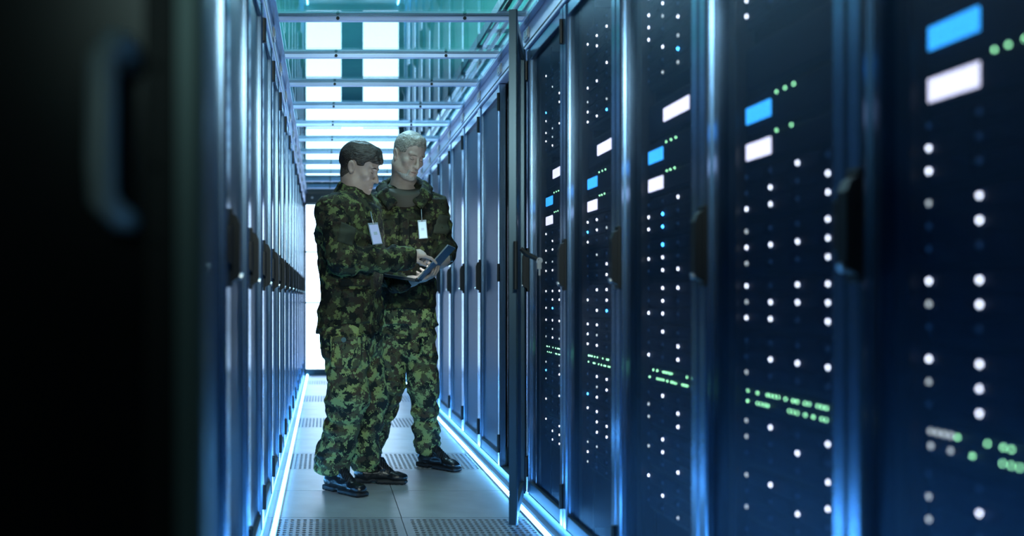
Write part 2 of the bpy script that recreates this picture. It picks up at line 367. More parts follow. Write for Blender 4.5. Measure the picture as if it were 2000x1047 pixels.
def rack(side, k, label, door_angle=0., group=None, interior=True):
    yc = Y0+PITCH*(k+.5)
    r = empty('server_rack', (XR if side > 0 else XL, yc, 0), 0 if side > 0 else PI)
    tag(r, label, 'server rack', group)
    link('side_panel', R['side_panel'], None, r, (0, -HW+.006, 0)); link('side_panel', R['side_panel'], None, r, (0, HW-.006, 0))
    for n in ('top_panel', 'plinth', 'back_panel'): link(n, R[n], None, r)
    if interior:
        for s in (-1, 1):
            link('mounting_rail', R['mounting_rail'], None, r, (0, s*.243, 0)).scale.y = s*-1
            link('filler_panel', R['filler_panel'], None, r, (0, s*.29, 0))
    dm = R['door']
    if door_angle: dm = dm.copy(); dm.materials.clear(); dm.materials.append(mat('open_door_metal', (.04,.075,.105), .3, .6))
    d = link('door', dm, None, r, (0, -HW, 0)); d.rotation_euler.z = door_angle
    link('mesh_panel', R['mesh_panel'], None, d); link('bottom_rail', R['bottom_rail'], None, d)
    if not door_angle:
        link('handle', R['handle'], None, d); link('lock', R['lock'], None, d)
    for z in (.165, 1.995, 1.08): 
        link('hinge', R['hinge'], None, d, (0, 0, z))
    return r, d
right = []
for k in range(NR):
    op = (k == 5)
    if op: lab = 'rack with its door swung open toward the camera, beside the taller soldier'
    elif k < 5: lab = f'{ORD[k]} closed rack of the right row counted from the camera, lights behind its mesh door'
    else: lab = f'{ORD[k-6]} closed blue-lit rack of the right row beyond the open door'.replace('nearest', 'first')
    right.append(rack(1, k, lab, math.radians(165.9) if op else 0, 'right-hand row of racks', k < 6))
for k in range(NR):
    rack(-1, k, f'{ORD[k]} rack of the left row counted from the camera, dark blue mesh door', 0, 'left-hand row of racks', False)
# swung-out lever and key on the open door
rk, dr = right[5]
bpy.context.view_layer.update()
inv = dr.matrix_world.inverted()
def in_door(name, mb, m, smooth=False):
    me = mb.me(); me.transform(inv); return link(name, me, m, dr)
e0 = at(1017, 486, 3.91); e1 = at(1053, 508, 3.88)
lev = MB(); lev.tube([e0, e0.lerp(e1, .35)+Vector((0,0,-.006)), e1], [.009, .011, .008], 8); lev.cyl(e0+Vector((-.02,0,.03)), e0+Vector((-.02,0,-.16)), .009)
in_door('handle', lev, M['handle'])
kb = MB(); kp = e1+Vector((.001, 0, -.002))
kb.cyl(kp+Vector((0,-.006,0)), kp+Vector((0,.006,0)), .012); kb.box(kp.x-.009, kp.x+.009, kp.y-.002, kp.y+.002, kp.z-.034, kp.z-.010, .002); kb.box(kp.x-.003, kp.x+.004, kp.y-.0015, kp.y+.0015, kp.z-.058, kp.z-.034)
in_door('key', kb, M['screw'])

# ------------------------------------------------------------------ servers behind the mesh doors
SX = XR+.065
led_me = {c: None for c in 'wbdog'}
for c, m_ in zip('wbdog', ('ledw', 'ledb', 'ledd', 'ledo', 'ledg')):
    b = MB(); bmesh.ops.create_icosphere(b.bm, subdivisions=1, radius=.0049 if c != 'g' else .0032)
    for v in b.bm.verts: v.co.x *= .5
    led_me[c] = b.me(m=M[m_])
ch_me = MB().box(.006, .50, -.222, .222, .002, .125, .002).me(m=M['chassis'])
tray_me = MB().box(-.002, .006, -.056, .056, -.016, .016, .002).box(-.007, -.002, -.050, -.022, -.010, .010, .001).me(m=M['bay'])
def storage(k, z0, pat, label, few=False):
    yc = Y0+PITCH*(k+.5)
    r = empty('storage_server', (SX, yc, z0)); tag(r, label, 'server', 'drive-bay servers in the right racks')
    link('chassis', ch_me, None, r)
    for row in range(3):
        for col in range(4):
            y = .354-.15-.1265*col; z = .106-.0375*row
            t = link('drive_tray', tray_me, None, r, (0, y-.048, z))
            c = pat[row][col].replace('.', 'o')
            link('indicator_light', led_me[c], None, t, (-.006, .048, 0))
def switch(k, z0, label, seed):
    yc = Y0+PITCH*(k+.5); rnd = random.Random(seed)
    r = empty('network_switch', (SX, yc, z0)); tag(r, label, 'network switch', 'green-lit switches in the right racks')
    link('chassis', MB().box(.002, .40, -.222, .222, 0, .058, .002).me(), M['chassis'], r)
    b = MB()
    for i in range(24):
        for j in range(2): b.box(-.001, .002, .20-i*.017-.006, .20-i*.017+.006, .008+j*.026, .018+j*.026)
    pt = link('ports', b.me(), M['black'], r); pt['kind'] = 'stuff'
    for j in range(2):
        i = 0
        while i < 24:
            if rnd.random() < .5:
                link('indicator_light', led_me['g' if not (k == 0 and i < 4) else 'd'], None, r, (-.003, .204-i*.0175, .022+j*.024))
            i += 1
def display(k, z0, h, kind, y0, y1, dots, label):
    yc = Y0+PITCH*(k+.5)
    r = empty('server_appliance', (SX, yc, z0)); tag(r, label, 'server', 'servers with displays in the right racks')
    link('chassis', MB().box(.004, .45, -.222, .222, .002, h-.003, .003).me(), M['chassis'], r)
    link('bezel', MB().box(-.003, .004, -.21, .21, .010, h-.012, .002).me(), M['bay'], r)
    if kind: link('display', MB().box(-.007, -.003, y0, y1, h*.5-.019, h*.5+.019, .001).me(), M['scrw' if kind == 'w' else 'scrb'], r)
    for i, y in enumerate(dots): link('indicator_light', led_me['g'], None, r, (-.005, y, h*.5+.028))
P = {
 0: ["..w.", "w...", "w.w.", "dw.w", ".w..", "..w.", "ww.w", "dw..", "..w.", "wwww", "dww.", ".ww.", ],
 1: ["..w.", ".w.w", "ww.w", "d..w", "wwww", "d..w", "w.ww", "dwww", "ww.w", "....", ".www", "d..."],
 2: ["..ww", "wb..", "wb.w", ".b..", "ww.w", ".ww.", ".www", ".w..", "ww.w", ".w..", "..ww", "w.w."],
}
LOW = {0: ["....", "dw..", "d...", "dw.w", "..w.", "d..w"], 1: ["dw.w", "d.w.", "...w", "dw.w", "..w.", "d..w"], 2: [".w..", "d.w.", "d.w.", ".w.w", "dw..", "..ww"]}
UPP = {0: ["w...", ".w..", "w..w"], 1: ["ww..", "w...", "w.w."], 2: [".ww.", "dw..", "ww.w"]}
rr = random.Random(3)
def rnd_rows(n):
    return ["".join(rr.choices('wdb.o', (38, 14, 5, 23, 20), k=4)).replace('o', '.') for _ in range(n)]
for k in range(5):
    rn = f'the {ORD[k]} right rack from the camera' if k else 'the nearest right rack'
    rows = P[k] if k in P else rnd_rows(12); low = (LOW[k] if k in LOW else rnd_rows(6)) + rnd_rows(3); upp = (UPP[k] if k in UPP else rnd_rows(3)) + rnd_rows(6)
    for j in range(4):
        storage(k, 1.126-.128*j, rows[3*j:3*j+3], f'{["first","second","third","fourth"][j]} drive-bay server below the displays in {rn}')
    switch(k, .683, f'slim switch with two rows of green lights in {rn}', k+11)
    for j in range(3):
        storage(k, .553-.128*j, low[3*j:3*j+3], f'{["first","second","third"][j]} drive-bay server under the green-lit switch in {rn}')
    for j in range(3):
        storage(k, 1.58+.128*j, upp[3*(2-j) if j < 3 else 0:][:3], f'{["lowest","middle","topmost"][j]} of the drive-bay servers above the displays in {rn}')
    display(k, 1.254, .070, 'w', .08, .205, (.045, .015, -.02) if k != 1 else (.05, -.02), f'server with the lower white display in {rn}')
    display(k, 1.326, .096, 'b', .08, .205, (.05, .01, -.03), f'server with the blue display in {rn}')
    kd = 'w' if k >= 2 else None
    display(k, 1.424, .118, kd, -.13, .07, (), f'server with {"large upper white display" if kd else "plain dark front above blue display"} in {rn}')

# cable trays and cables above the roof
ct = empty('cable_tray', (0, 0, 2.62)); tag(ct, 'metal cable ladder with dark cables above the right racks, seen through the roof glass', 'cable tray')
for x in (1.02, 1.36): link('side_rail', MB().box(x-.008, x+.008, 2.5, 12.5, 0, .06).me(), M['tray'], ct)
for i in range(24): link('rung', MB().box(1.028, 1.352, 2.7+i*.4, 2.73+i*.4, .006, .026).me(), M['tray'], ct)
for i in range(5): link('cable', MB().tube([(1.08+i*.055+.01*math.sin(j*.9+i), 2.6+j*.5, .045+.008*math.sin(j+i)) for j in range(20)], .014, 6).me(smooth=True), M['cable'], ct)

# ------------------------------------------------------------------ half-open aisle door, out of focus at the left
ad = empty('aisle_door', (-.26, .86, 0)); tag(ad, 'black aisle door leaf with grey pull handle, out of focus at the left edge', 'door')
link('door_leaf', MB().box(-.32, .124, 0, .035, .02, 2.15, .004).me(), M['blackgloss'], ad)
link('edge_trim', MB().box(.124, .158, -.004, .042, .02, 2.15, .008).me(), mat('edge_trim', (.20,.28,.28), .35, .4), ad)
link('cover_strip', MB().box(.105, .132, -.006, -.0005, .02, 2.15, .002).me(), M['black'], ad)
for z in (1.148, 1.062, .998, .60, .2): link('screw', MB().cyl((.116+.0, -.006, z), (.116, -.010, z), .0032).me(), M['handle'], ad)
hp = [(.095, -.0, 1.150), (.092, -.022, 1.162), (.088, -.040, 1.160), (.078, -.045, 1.145), (.077, -.045, 1.06), (.078, -.044, 1.030), (.088, -.030, 1.017), (.095, 0, 1.014)]
link('pull_handle', MB().tube(hp, [.010, .011, .012, .0125, .0125, .012, .011, .010], 12).me(smooth=True), mat('satin_handle', (.80,.86,.88), .35, .05), ad)

#PEOPLE#
# ------------------------------------------------------------------ people: signed-distance modelling
def V(*a): return np.array(a[0] if len(a) == 1 else a, dtype=np.float64)
def unit(v): v = V(v); return v/np.linalg.norm(v)
_rng = np.random.RandomState(5); _LAT = _rng.rand(32, 32, 32).astype(np.float32)
def vnoise(X, Y, Z):
    xi, yi, zi = np.floor(X).astype(int), np.floor(Y).astype(int), np.floor(Z).astype(int)
    fx, fy, fz = X-xi, Y-yi, Z-zi
    fx, fy, fz = fx*fx*(3-2*fx), fy*fy*(3-2*fy), fz*fz*(3-2*fz)
    g = lambda a, b, c: _LAT[(xi+a) & 31, (yi+b) & 31, (zi+c) & 31]
    return ((g(0,0,0)*(1-fx)+g(1,0,0)*fx)*(1-fy)+(g(0,1,0)*(1-fx)+g(1,1,0)*fx)*fy)*(1-fz) + ((g(0,0,1)*(1-fx)+g(1,0,1)*fx)*(1-fy)+(g(0,1,1)*(1-fx)+g(1,1,1)*fx)*fy)*fz - .5
class SDF:
    def __init__(s, lo, hi, h):
        s.h = h; s.lo = V(lo); n = np.ceil((V(hi)-s.lo)/h).astype(int)+1; s.n = n
        s.D = np.full(n, .2, np.float32)
    def sub(s, lo, hi):
        a = np.clip(np.floor((V(lo)-s.lo)/s.h).astype(int), 0, s.n-1); b = np.clip(np.ceil((V(hi)-s.lo)/s.h).astype(int)+1, 1, s.n)
        sl = tuple(slice(i, j) for i, j in zip(a, b))
        ax = [s.lo[i]+s.h*np.arange(a[i], b[i]) for i in range(3)]
        return sl, np.meshgrid(*ax, indexing='ij')
    def put(s, sl, d, k, op):
        A = s.D[sl]; d = d.astype(np.float32)
        if op == '+':
            if k: h = np.maximum(k-np.abs(A-d), 0)/k; s.D[sl] = np.minimum(A, d)-h*h*k*.25
            else: s.D[sl] = np.minimum(A, d)
        elif op == '-':
            d = -d
            if k: h = np.maximum(k-np.abs(A-d), 0)/k; s.D[sl] = np.maximum(A, d)+h*h*k*.25
            else: s.D[sl] = np.maximum(A, d)
    def cone(s, a, b, ra, rb, k=.02, op='+', wr=0, fq=14, ph=0., w0=0., w1=1.):
        """round cone from a to b; wr adds cloth folds across its length between w0 and w1"""
        a, b = V(a), V(b); m = max(ra, rb)+k+.02+wr
        sl, (X, Y, Z) = s.sub(np.minimum(a, b)-m, np.maximum(a, b)+m)
        ab = b-a; L2 = ab@ab
        t = ((X-a[0])*ab[0]+(Y-a[1])*ab[1]+(Z-a[2])*ab[2])/L2
        tc = np.clip(t, 0, 1)
        d = np.sqrt((X-a[0]-tc*ab[0])**2+(Y-a[1]-tc*ab[1])**2+(Z-a[2]-tc*ab[2])**2)-(ra+(rb-ra)*tc)
        if wr:
            L = math.sqrt(L2); n = vnoise(X*9+ph, Y*9, Z*9+ph); n2 = vnoise(X*17+ph, Y*17, Z*17)
            win = np.clip((t-w0)/.15, 0, 1)*np.clip((w1-t)/.15, 0, 1)
            d = d + wr*win*(np.sin(t*L*2*PI*fq+n*9+ph)*.6+n2*1.4)
        s.put(sl, d, k, op)
    def chain(s, pts, rs, **kw):
        for i in range(len(pts)-1): s.cone(pts[i], pts[i+1], rs[i], rs[i+1], **kw)
    def ell(s, c, r, B=None, k=.02, op='+'):
        c = V(c); r = V(r); m = r.max()+k+.015
        sl, (X, Y, Z) = s.sub(c-m, c+m); X, Y, Z = X-c[0], Y-c[1], Z-c[2]
        if B is not None: X, Y, Z = [B[i][0]*X+B[i][1]*Y+B[i][2]*Z for i in range(3)]
        k0 = np.sqrt((X/r[0])**2+(Y/r[1])**2+(Z/r[2])**2)+1e-9; k1 = np.sqrt((X/r[0]**2)**2+(Y/r[1]**2)**2+(Z/r[2]**2)**2)+1e-9
        s.put(sl, k0*(k0-1)/k1, k, op)
    def box(s, c, hs, B=None, rnd=.01, k=.01, op='+'):
        c = V(c); hs = V(hs); m = np.linalg.norm(hs)+k+.015
        sl, (X, Y, Z) = s.sub(c-m, c+m); X, Y, Z = X-c[0], Y-c[1], Z-c[2]
        if B is not None: X, Y, Z = [B[i][0]*X+B[i][1]*Y+B[i][2]*Z for i in range(3)]
        q = [np.abs(v)-(hh-rnd) for v, hh in zip((X, Y, Z), hs)]
        d = np.sqrt(sum(np.maximum(v, 0)**2 for v in q))+np.minimum(np.maximum(np.maximum(q[0], q[1]), q[2]), 0)-rnd
        s.put(sl, d, k, op)
    def loft(s, sl_list, Fd, k=.03, op='+', wr=0, top_round=.02):
        """stack of ellipses (z, cx, cy, a along Fd, b across)"""
        T = sorted(sl_list); zs = [t[0] for t in T]; m = max(max(t[3], t[4]) for t in T)+k+.03
        sl, (X, Y, Z) = s.sub((min(t[1] for t in T)-m, min(t[2] for t in T)-m, zs[0]-.05), (max(t[1] for t in T)+m, max(t[2] for t in T)+m, zs[-1]+.05))
        zf = np.linspace(zs[0], zs[-1], 200)
        def sm(i):
            v = np.interp(zf, zs, [t[i] for t in T]); ker = np.hanning(17); ker /= ker.sum()
            return np.convolve(np.pad(v, 8, mode='edge'), ker, 'valid')
        Z1 = Z[0, 0]; g = lambda i: np.interp(Z1, zf, sm(i))[None, None, :]
        cx, cy, a, b = g(1), g(2), g(3), g(4)
        u = (X-cx)*Fd[0]+(Y-cy)*Fd[1]; v = -(X-cx)*Fd[1]+(Y-cy)*Fd[0]
        p = 2.3; q = (np.abs(u/a)**p+np.abs(v/b)**p)**(1/p); d = (q-1)*np.minimum(a, b)
        if wr:
            d = d + wr*(vnoise(X*7, Y*7, Z*9)*1.6+vnoise(X*15+4, Y*15, Z*13)*1.0+np.sin((Z*30+(X-cx)*22+vnoise(X*6, Y*6, Z*6)*8))*.25)
        dz = np.maximum(zs[0]-Z, Z-zs[-1])
        d = np.maximum(d, dz) + 0*d
        s.put(sl, d, k, op)
    def folds(s, amp, sc=1., ph=0.):
        """crisp cloth creases over the whole skin"""
        I = np.nonzero(np.abs(s.D) < .035); X, Y, Z = [s.lo[i]+s.h*I[i] for i in range(3)]
        wx = vnoise(X*5*sc+ph, Y*5*sc, Z*5*sc)*1.5; wz = vnoise(X*4*sc, Y*4*sc+ph, Z*6*sc)*1.8
        a = np.abs(vnoise(X*7*sc+wx+ph, Y*7*sc+wx, Z*13*sc+wz)); b = np.abs(vnoise(X*13*sc+wz, Y*13*sc+ph, Z*17*sc+wx+9))
        s.D[I] += (amp*((.16-np.minimum(a, .16))*-7+.4+(.12-np.minimum(b, .12))*-4.5)).astype(np.float32)
    def mesh(s, name, origin, m=None, smooth=1):
        D = s.D; S = (D < 0)
        nx, ny, nz = D.shape
        c = np.zeros((nx-1, ny-1, nz-1), np.uint8)
        for i in (0, 1):
            for j in (0, 1):
                for l in (0, 1): c += S[i:nx-1+i, j:ny-1+j, l:nz-1+l]
        idx = np.argwhere((c > 0) & (c < 8)); n = len(idx)
        cid = np.full(c.shape, -1, np.int32); cid[tuple(idx.T)] = np.arange(n)
        acc = np.zeros((n, 3)); cnt = np.zeros(n)
        cor = [(i, j, l) for i in (0, 1) for j in (0, 1) for l in (0, 1)]
        vals = {q: D[tuple((idx+q).T)].astype(np.float64) for q in cor}
        for q in cor:
            for ax in range(3):
                if q[ax] == 0:
                    q2 = list(q); q2[ax] = 1; a, b = vals[q], vals[tuple(q2)]
                    x = (a < 0) != (b < 0); t = np.where(x, a/np.where(x, a-b, 1), 0)
                    p = np.tile(np.array(q, float), (n, 1)); p[:, ax] += t
                    acc += p*x[:, None]; cnt += x
        v = (idx+acc/cnt[:, None])*s.h+s.lo-V(origin)
        F_ = []
        for ax in range(3):
            o1, o2 = [a for a in range(3) if a != ax]
            sA = [slice(None)]*3; sB = [slice(None)]*3; sA[ax] = slice(0, -1); sB[ax] = slice(1, None)
            e = S[tuple(sA)] != S[tuple(sB)]
            P_ = np.argwhere(e); ok = (P_[:, o1] > 0) & (P_[:, o2] > 0) & (P_[:, o1] < D.shape[o1]-1) & (P_[:, o2] < D.shape[o2]-1)
            P_ = P_[ok]; ins = S[tuple(P_.T)]
            def cc(d1, d2):
                q = P_.copy(); q[:, o1] += d1; q[:, o2] += d2; return cid[tuple(q.T)]
            quad = np.stack([cc(-1, -1), cc(0, -1), cc(0, 0), cc(-1, 0)], 1)
            flip = ins if ax != 1 else ~ins
            quad[~flip] = quad[~flip][:, ::-1]
            F_.append(quad)
        f = np.concatenate(F_); f = f[(f >= 0).all(1)]
        # light Laplacian relaxation
        for _ in range(smooth):
            s_ = np.zeros_like(v); q_ = np.zeros(n)
            for a, b in ((0, 1), (1, 2), (2, 3), (3, 0)):
                for x, y in ((a, b), (b, a)):
                    for cdim in range(3): s_[:, cdim] += np.bincount(f[:, x], v[f[:, y], cdim], n)
                    q_ += np.bincount(f[:, x], minlength=n)
            v = v*.5+.5*s_/np.maximum(q_, 1)[:, None]
        me = bpy.data.meshes.new(name); me.vertices.add(n); me.vertices.foreach_set('co', v.astype(np.float32).ravel())
        me.loops.add(len(f)*4); me.loops.foreach_set('vertex_index', f.astype(np.int32).ravel())
        me.polygons.add(len(f)); me.polygons.foreach_set('loop_start', np.arange(0, len(f)*4, 4, dtype=np.int32))
        me.update(calc_edges=True); me.validate()
        me.polygons.foreach_set('use_smooth', np.ones(len(me.polygons), bool))
        if m is not None: me.materials.append(m)
        return me

def frame(fwd, up=(0,0,1)):
    f = unit(fwd); l = unit(np.cross(V(up), f)); u = np.cross(f, l); return np.array([f, l, u])   # rows: forward, left, up

def hand(S, wrist, fwd, pn, curls, thumb, side, sc=1.0):
    """wrist point, finger direction, palm normal, curl angle per finger (index..little), thumb direction mix, side vector sign"""
    wrist = V(wrist); f = unit(fwd); p = unit(V(pn)-f*(V(pn)@f)); t = np.cross(f, p)*side    # t: towards the thumb
    kn = []
    offs = (.030, .011, -.009, -.027); fl_ = (.088, .092, .087, .078); base_r = (.0105, .0108, .0102, .0092)
    for i in range(4):
        k_ = wrist+sc*(f*fl_[i]+t*offs[i]); kn.append(k_)
        S.cone(wrist+sc*(f*.012+t*offs[i]*.55), k_, .0155*sc, .0118*sc, k=.012)
    S.cone(wrist-f*.03, wrist+f*.02, .026*sc, .0255*sc, k=.02)
    seg = ((.042, .026, .021), (.046, .030, .022), (.043, .028, .021), (.034, .021, .018))
    for i in range(4):
        a = 0; q = kn[i]; c = curls[i]
        cs = c if isinstance(c, (tuple, list)) else (c*.9, c*1.15, c*.7)
        for j in range(3):
            a += cs[j]; d = f*math.cos(a)+p*math.sin(a)+t*(.10, .03, -.03, -.10)[i]*(1 if a < 1 else .2); d = unit(d)
            r0 = (base_r[i]-.0012*j)*sc; q2 = q+d*seg[i][j]*sc
            S.cone(q, q2, r0, r0-.0012*sc, k=.004); q = q2
    th = unit(V(thumb)); b0 = wrist+sc*(f*.020+t*.020+p*.004); b1 = b0+sc*.042*unit(f*.55+t*.75+p*.25); b2 = b1+sc*.034*th; b3 = b2+sc*.026*unit(th+f*.25)
    S.cone(b0, b1, .0165*sc, .0125*sc, k=.012); S.cone(b1, b2, .0115*sc, .0105*sc, k=.004); S.cone(b2, b3, .0104*sc, .0085*sc, k=.003)
    return kn

def head(S, o, B, sc, jaw=1.0, ear=True):
    """skull, face and ears in the head frame B (rows forward, left, up) about o"""
    L = lambda x, y, z: V(o)+sc*(x*B[0]+y*B[1]+z*B[2])
    E = lambda x, y, z, rx, ry, rz, k=.015, op='+': S.ell(L(x, y, z), V(rx, ry, rz)*sc, B, k*sc, op)
    E(-.008, 0, .040, .094, .074, .086)
    E(.022, 0, .050, .066, .062, .060, .02)
    E(.028, 0, -.018, .060, .060, .070, .02)
    E(.030, 0, -.070, .052, .050*jaw, .036, .03)
    for s in (1, -1):
        E(.002, s*.050*jaw, -.062, .024, .012, .026, .03)
        S.cone(L(.0, s*.050*jaw, -.060), L(.058, s*.022*jaw, -.098), .014*sc, .014*sc, k=.025)
        E(.062, s*.044, -.022, .018, .018, .016, .02)          # cheekbone
    E(.076, 0, -.100, .017, .022, .015, .02)
    E(.074, 0, -.064, .020, .026, .026, .02)                   # muzzle
    for s in (1, -1): E(.100, s*.031, .004, .018, .017, .014, .016, '-')   # sockets
    for s in (1, -1): S.cone(L(.085, s*.012, .022), L(.076, s*.046, .024), .0085*sc, .007*sc, k=.014)  # brow ridge
    for s in (1, -1): E(.0735, s*.031, .001, .0135, .0145, .0125, .004)    # lidded eyes
    S.cone(L(.088, 0, .012), L(.106, 0, -.026), .0065*sc, .0085*sc, k=.012)
    S.cone(L(.104, 0, -.026), L(.110, 0, -.036), .0095*sc, .0095*sc, k=.006)
    for s in (1, -1): E(.096, s*.0115, -.038, .0115, .0065, .0075, .006)
    E(.088, 0, -.0645, .0085, .023, .0055, .006); E(.087, 0, -.0765, .0085, .020, .006, .006)
    E(.097, 0, -.0705, .014, .025, .0014, .002, '-')
    if ear:
        for s in (1, -1):
            c = L(-.010, s*.077, -.004); eb = frame(B[0]*.90+B[1]*s*(-.0)+B[2]*.22, B[2]*.9+B[1]*s*.25)
            S.ell(c, V(.019, .0075, .032)*sc, eb, .008*sc)
            S.ell(c+sc*(B[1]*s*.009+B[0]*.004), V(.010, .007, .019)*sc, eb, .003*sc, '-')
            S.ell(c+sc*(B[2]*-.024+B[0]*.005), V(.008, .006, .009)*sc, eb, .004*sc)
    return L

def ribbon(target, centre, nrm, u, w, h, thick, m, name, parent, org, nu=14, nv=10, bend=None, rot=0., rnd=True):
    """a patch of cloth or hair w x h laid on the surface of target (world coordinates) and given thickness"""
    n = unit(nrm); u = unit(V(u)-n*(V(u)@n)); v = np.cross(n, u)
    if rot: u, v = u*math.cos(rot)+v*math.sin(rot), v*math.cos(rot)-u*math.sin(rot)
    bvh = target; bm = bmesh.new(); G = []
    pts = {}
    for i in range(nu+1):
        for j in range(nv+1):
            a = (i/nu-.5)*w; b = (j/nv-.5)*h
            if bend: b = b*bend(i/nu)[1]+bend(i/nu)[0]
            q = V(centre)+u*a+v*b+n*.12
            hit = bvh.ray_cast(Vector(q), Vector(-n), .26)
            pts[i, j] = None if hit[0] is None else V(hit[0])
    ok = [p for p in pts.values() if p is not None]
    if len(ok) < len(pts)*.5: bm.free(); return None
    mh = np.median([(p-V(centre))@n for p in ok])
    top, bot = {}, {}
    for (i, j), p in pts.items():
        a = (i/nu-.5)*w; b = (j/nv-.5)*h
        if bend: b = b*bend(i/nu)[1]+bend(i/nu)[0]
        if p is None or abs((p-V(centre))@n-mh) > .045: p = V(centre)+u*a+v*b+n*mh
        edge = i in (0, nu) or j in (0, nv)
        top[i, j] = bm.verts.new(Vector(p+n*(thick*(.35 if edge and rnd else 1))-V(org))); bot[i, j] = bm.verts.new(Vector(p-n*.004-V(org)))
    for i in range(nu):
        for j in range(nv):
            bm.faces.new((top[i, j], top[i+1, j], top[i+1, j+1], top[i, j+1])); bm.faces.new((bot[i, j], bot[i, j+1], bot[i+1, j+1], bot[i+1, j]))
    per = [(i, 0) for i in range(nu)]+[(nu, j) for j in range(nv)]+[(i, nv) for i in range(nu, 0, -1)]+[(0, j) for j in range(nv, 0, -1)]
    for a, b in zip(per, per[1:]+per[:1]): bm.faces.new((top[b], top[a], bot[a], bot[b]))
    mb = MB(); mb.bm.free(); mb.bm = bm
    return link(name, mb.me(smooth=True), m, parent)
def bvh_of(me, org):
    vs = [Vector(v.co)+Vector(org) for v in me.vertices]
    return BVHTree.FromPolygons(vs, [tuple(p.vertices) for p in me.polygons])
def curve_tube(name, pts, r, m, parent, org, n=6):
    return link(name, MB().tube([Vector(p)-Vector(org) for p in pts], r, n).me(smooth=True), m, parent)

def boot(S, U, heel, d, L=.285):
    """sole into S, leather upper into U; heel point on the floor"""
    hl = V(heel); f = unit((d[0], d[1], 0)); l = V(-f[1], f[0], 0); z = V(0, 0, 1); B = np.array([f, l, z])
    P_ = lambda x, y, zz: hl+f*x+l*y+z*zz
    S.box(P_(.045, 0, .014), (.045, .033, .014), B, .008, .006); S.box(P_(L*.70, 0, .011), (L*.27, .040, .011), B, .009, .012); S.box(P_(L*.42, 0, .018), (L*.3, .031, .008), B, .007, .01)
    S.ell(P_(L*.84, 0, .012), (.046, .041, .012), B, .01)
    for i in range(11): S.box(P_(.012+i*L*.09, 0, .001), (.0035, .05, .0040), B, .001, 0, '-')
    U.ell(P_(.050, 0, .048), (.047, .034, .042), B, .02)
    U.cone(P_(.055, 0, .06), P_(.060, 0, .20), .041, .050, k=.03)
    U.ell(P_(L*.46, 0, .044), (.088, .036, .032), B, .03); U.ell(P_(L*.79, 0, .036), (.052, .040, .026), B, .012)
    U.ell(P_(L*.86, 0, .033), (.037, .038, .024), B, .004)
    U.cone(P_(.080, 0, .128), P_(L*.62, 0, .062), .032, .022, k=.022)
    for s_ in (1, -1):
        U.cone(P_(.105, s_*.022, .118), P_(L*.60, s_*.019, .062), .010, .010, k=.003)
        U.cone(P_(.012, s_*.024, .075), P_(.085, s_*.036, .050), .005, .005, k=.004)
    U.cone(P_(.030, 0, .150), P_(.085, 0, .150), .044, .040, k=.008)
    U.folds(.0032, 1.8, 2)
    return [[P_(.100+(L*.60-.100)*i/6+q*.004, y, .20) for q, y in enumerate((.030, .018, .006, -.006, -.018, -.030))] for i in range(7)]
def laces(bm_, org, rows, b):
    bv = bvh_of(bm_, org); lv = MB(); g = []
    for row in rows:
        pts = []
        for q in row:
            h = bv.ray_cast(Vector(q), Vector((0, 0, -1)), .2)
            if h[0] is not None: pts.append(h[0]+Vector((0, 0, .0022))-Vector(org))
        if len(pts) > 2: lv.tube(pts, .0026, 6); g.append(pts)
    for a_, c_ in zip(g, g[1:]):
        lv.tube([a_[0], (a_[2]+c_[2])/2+Vector((0, 0, .003)), c_[-1]], .0024, 6)
    if g:
        t = g[0][len(g[0])//2]
        for s_ in (1, -1): lv.tube([t, t+Vector((.012*s_, -.012, .010)), t+Vector((.024*s_, -.022, -.014))], .0024, 6)
    link('laces', lv.me(smooth=True), M['sole'], b)

def person(name, label, root, parts):
    r = empty(name, root); tag(r, label, 'person'); return r
def voxel(name, parent, org, S, m, smooth=1):
    me = S.mesh(name, org, m, smooth); return link(name, me, None, parent), me

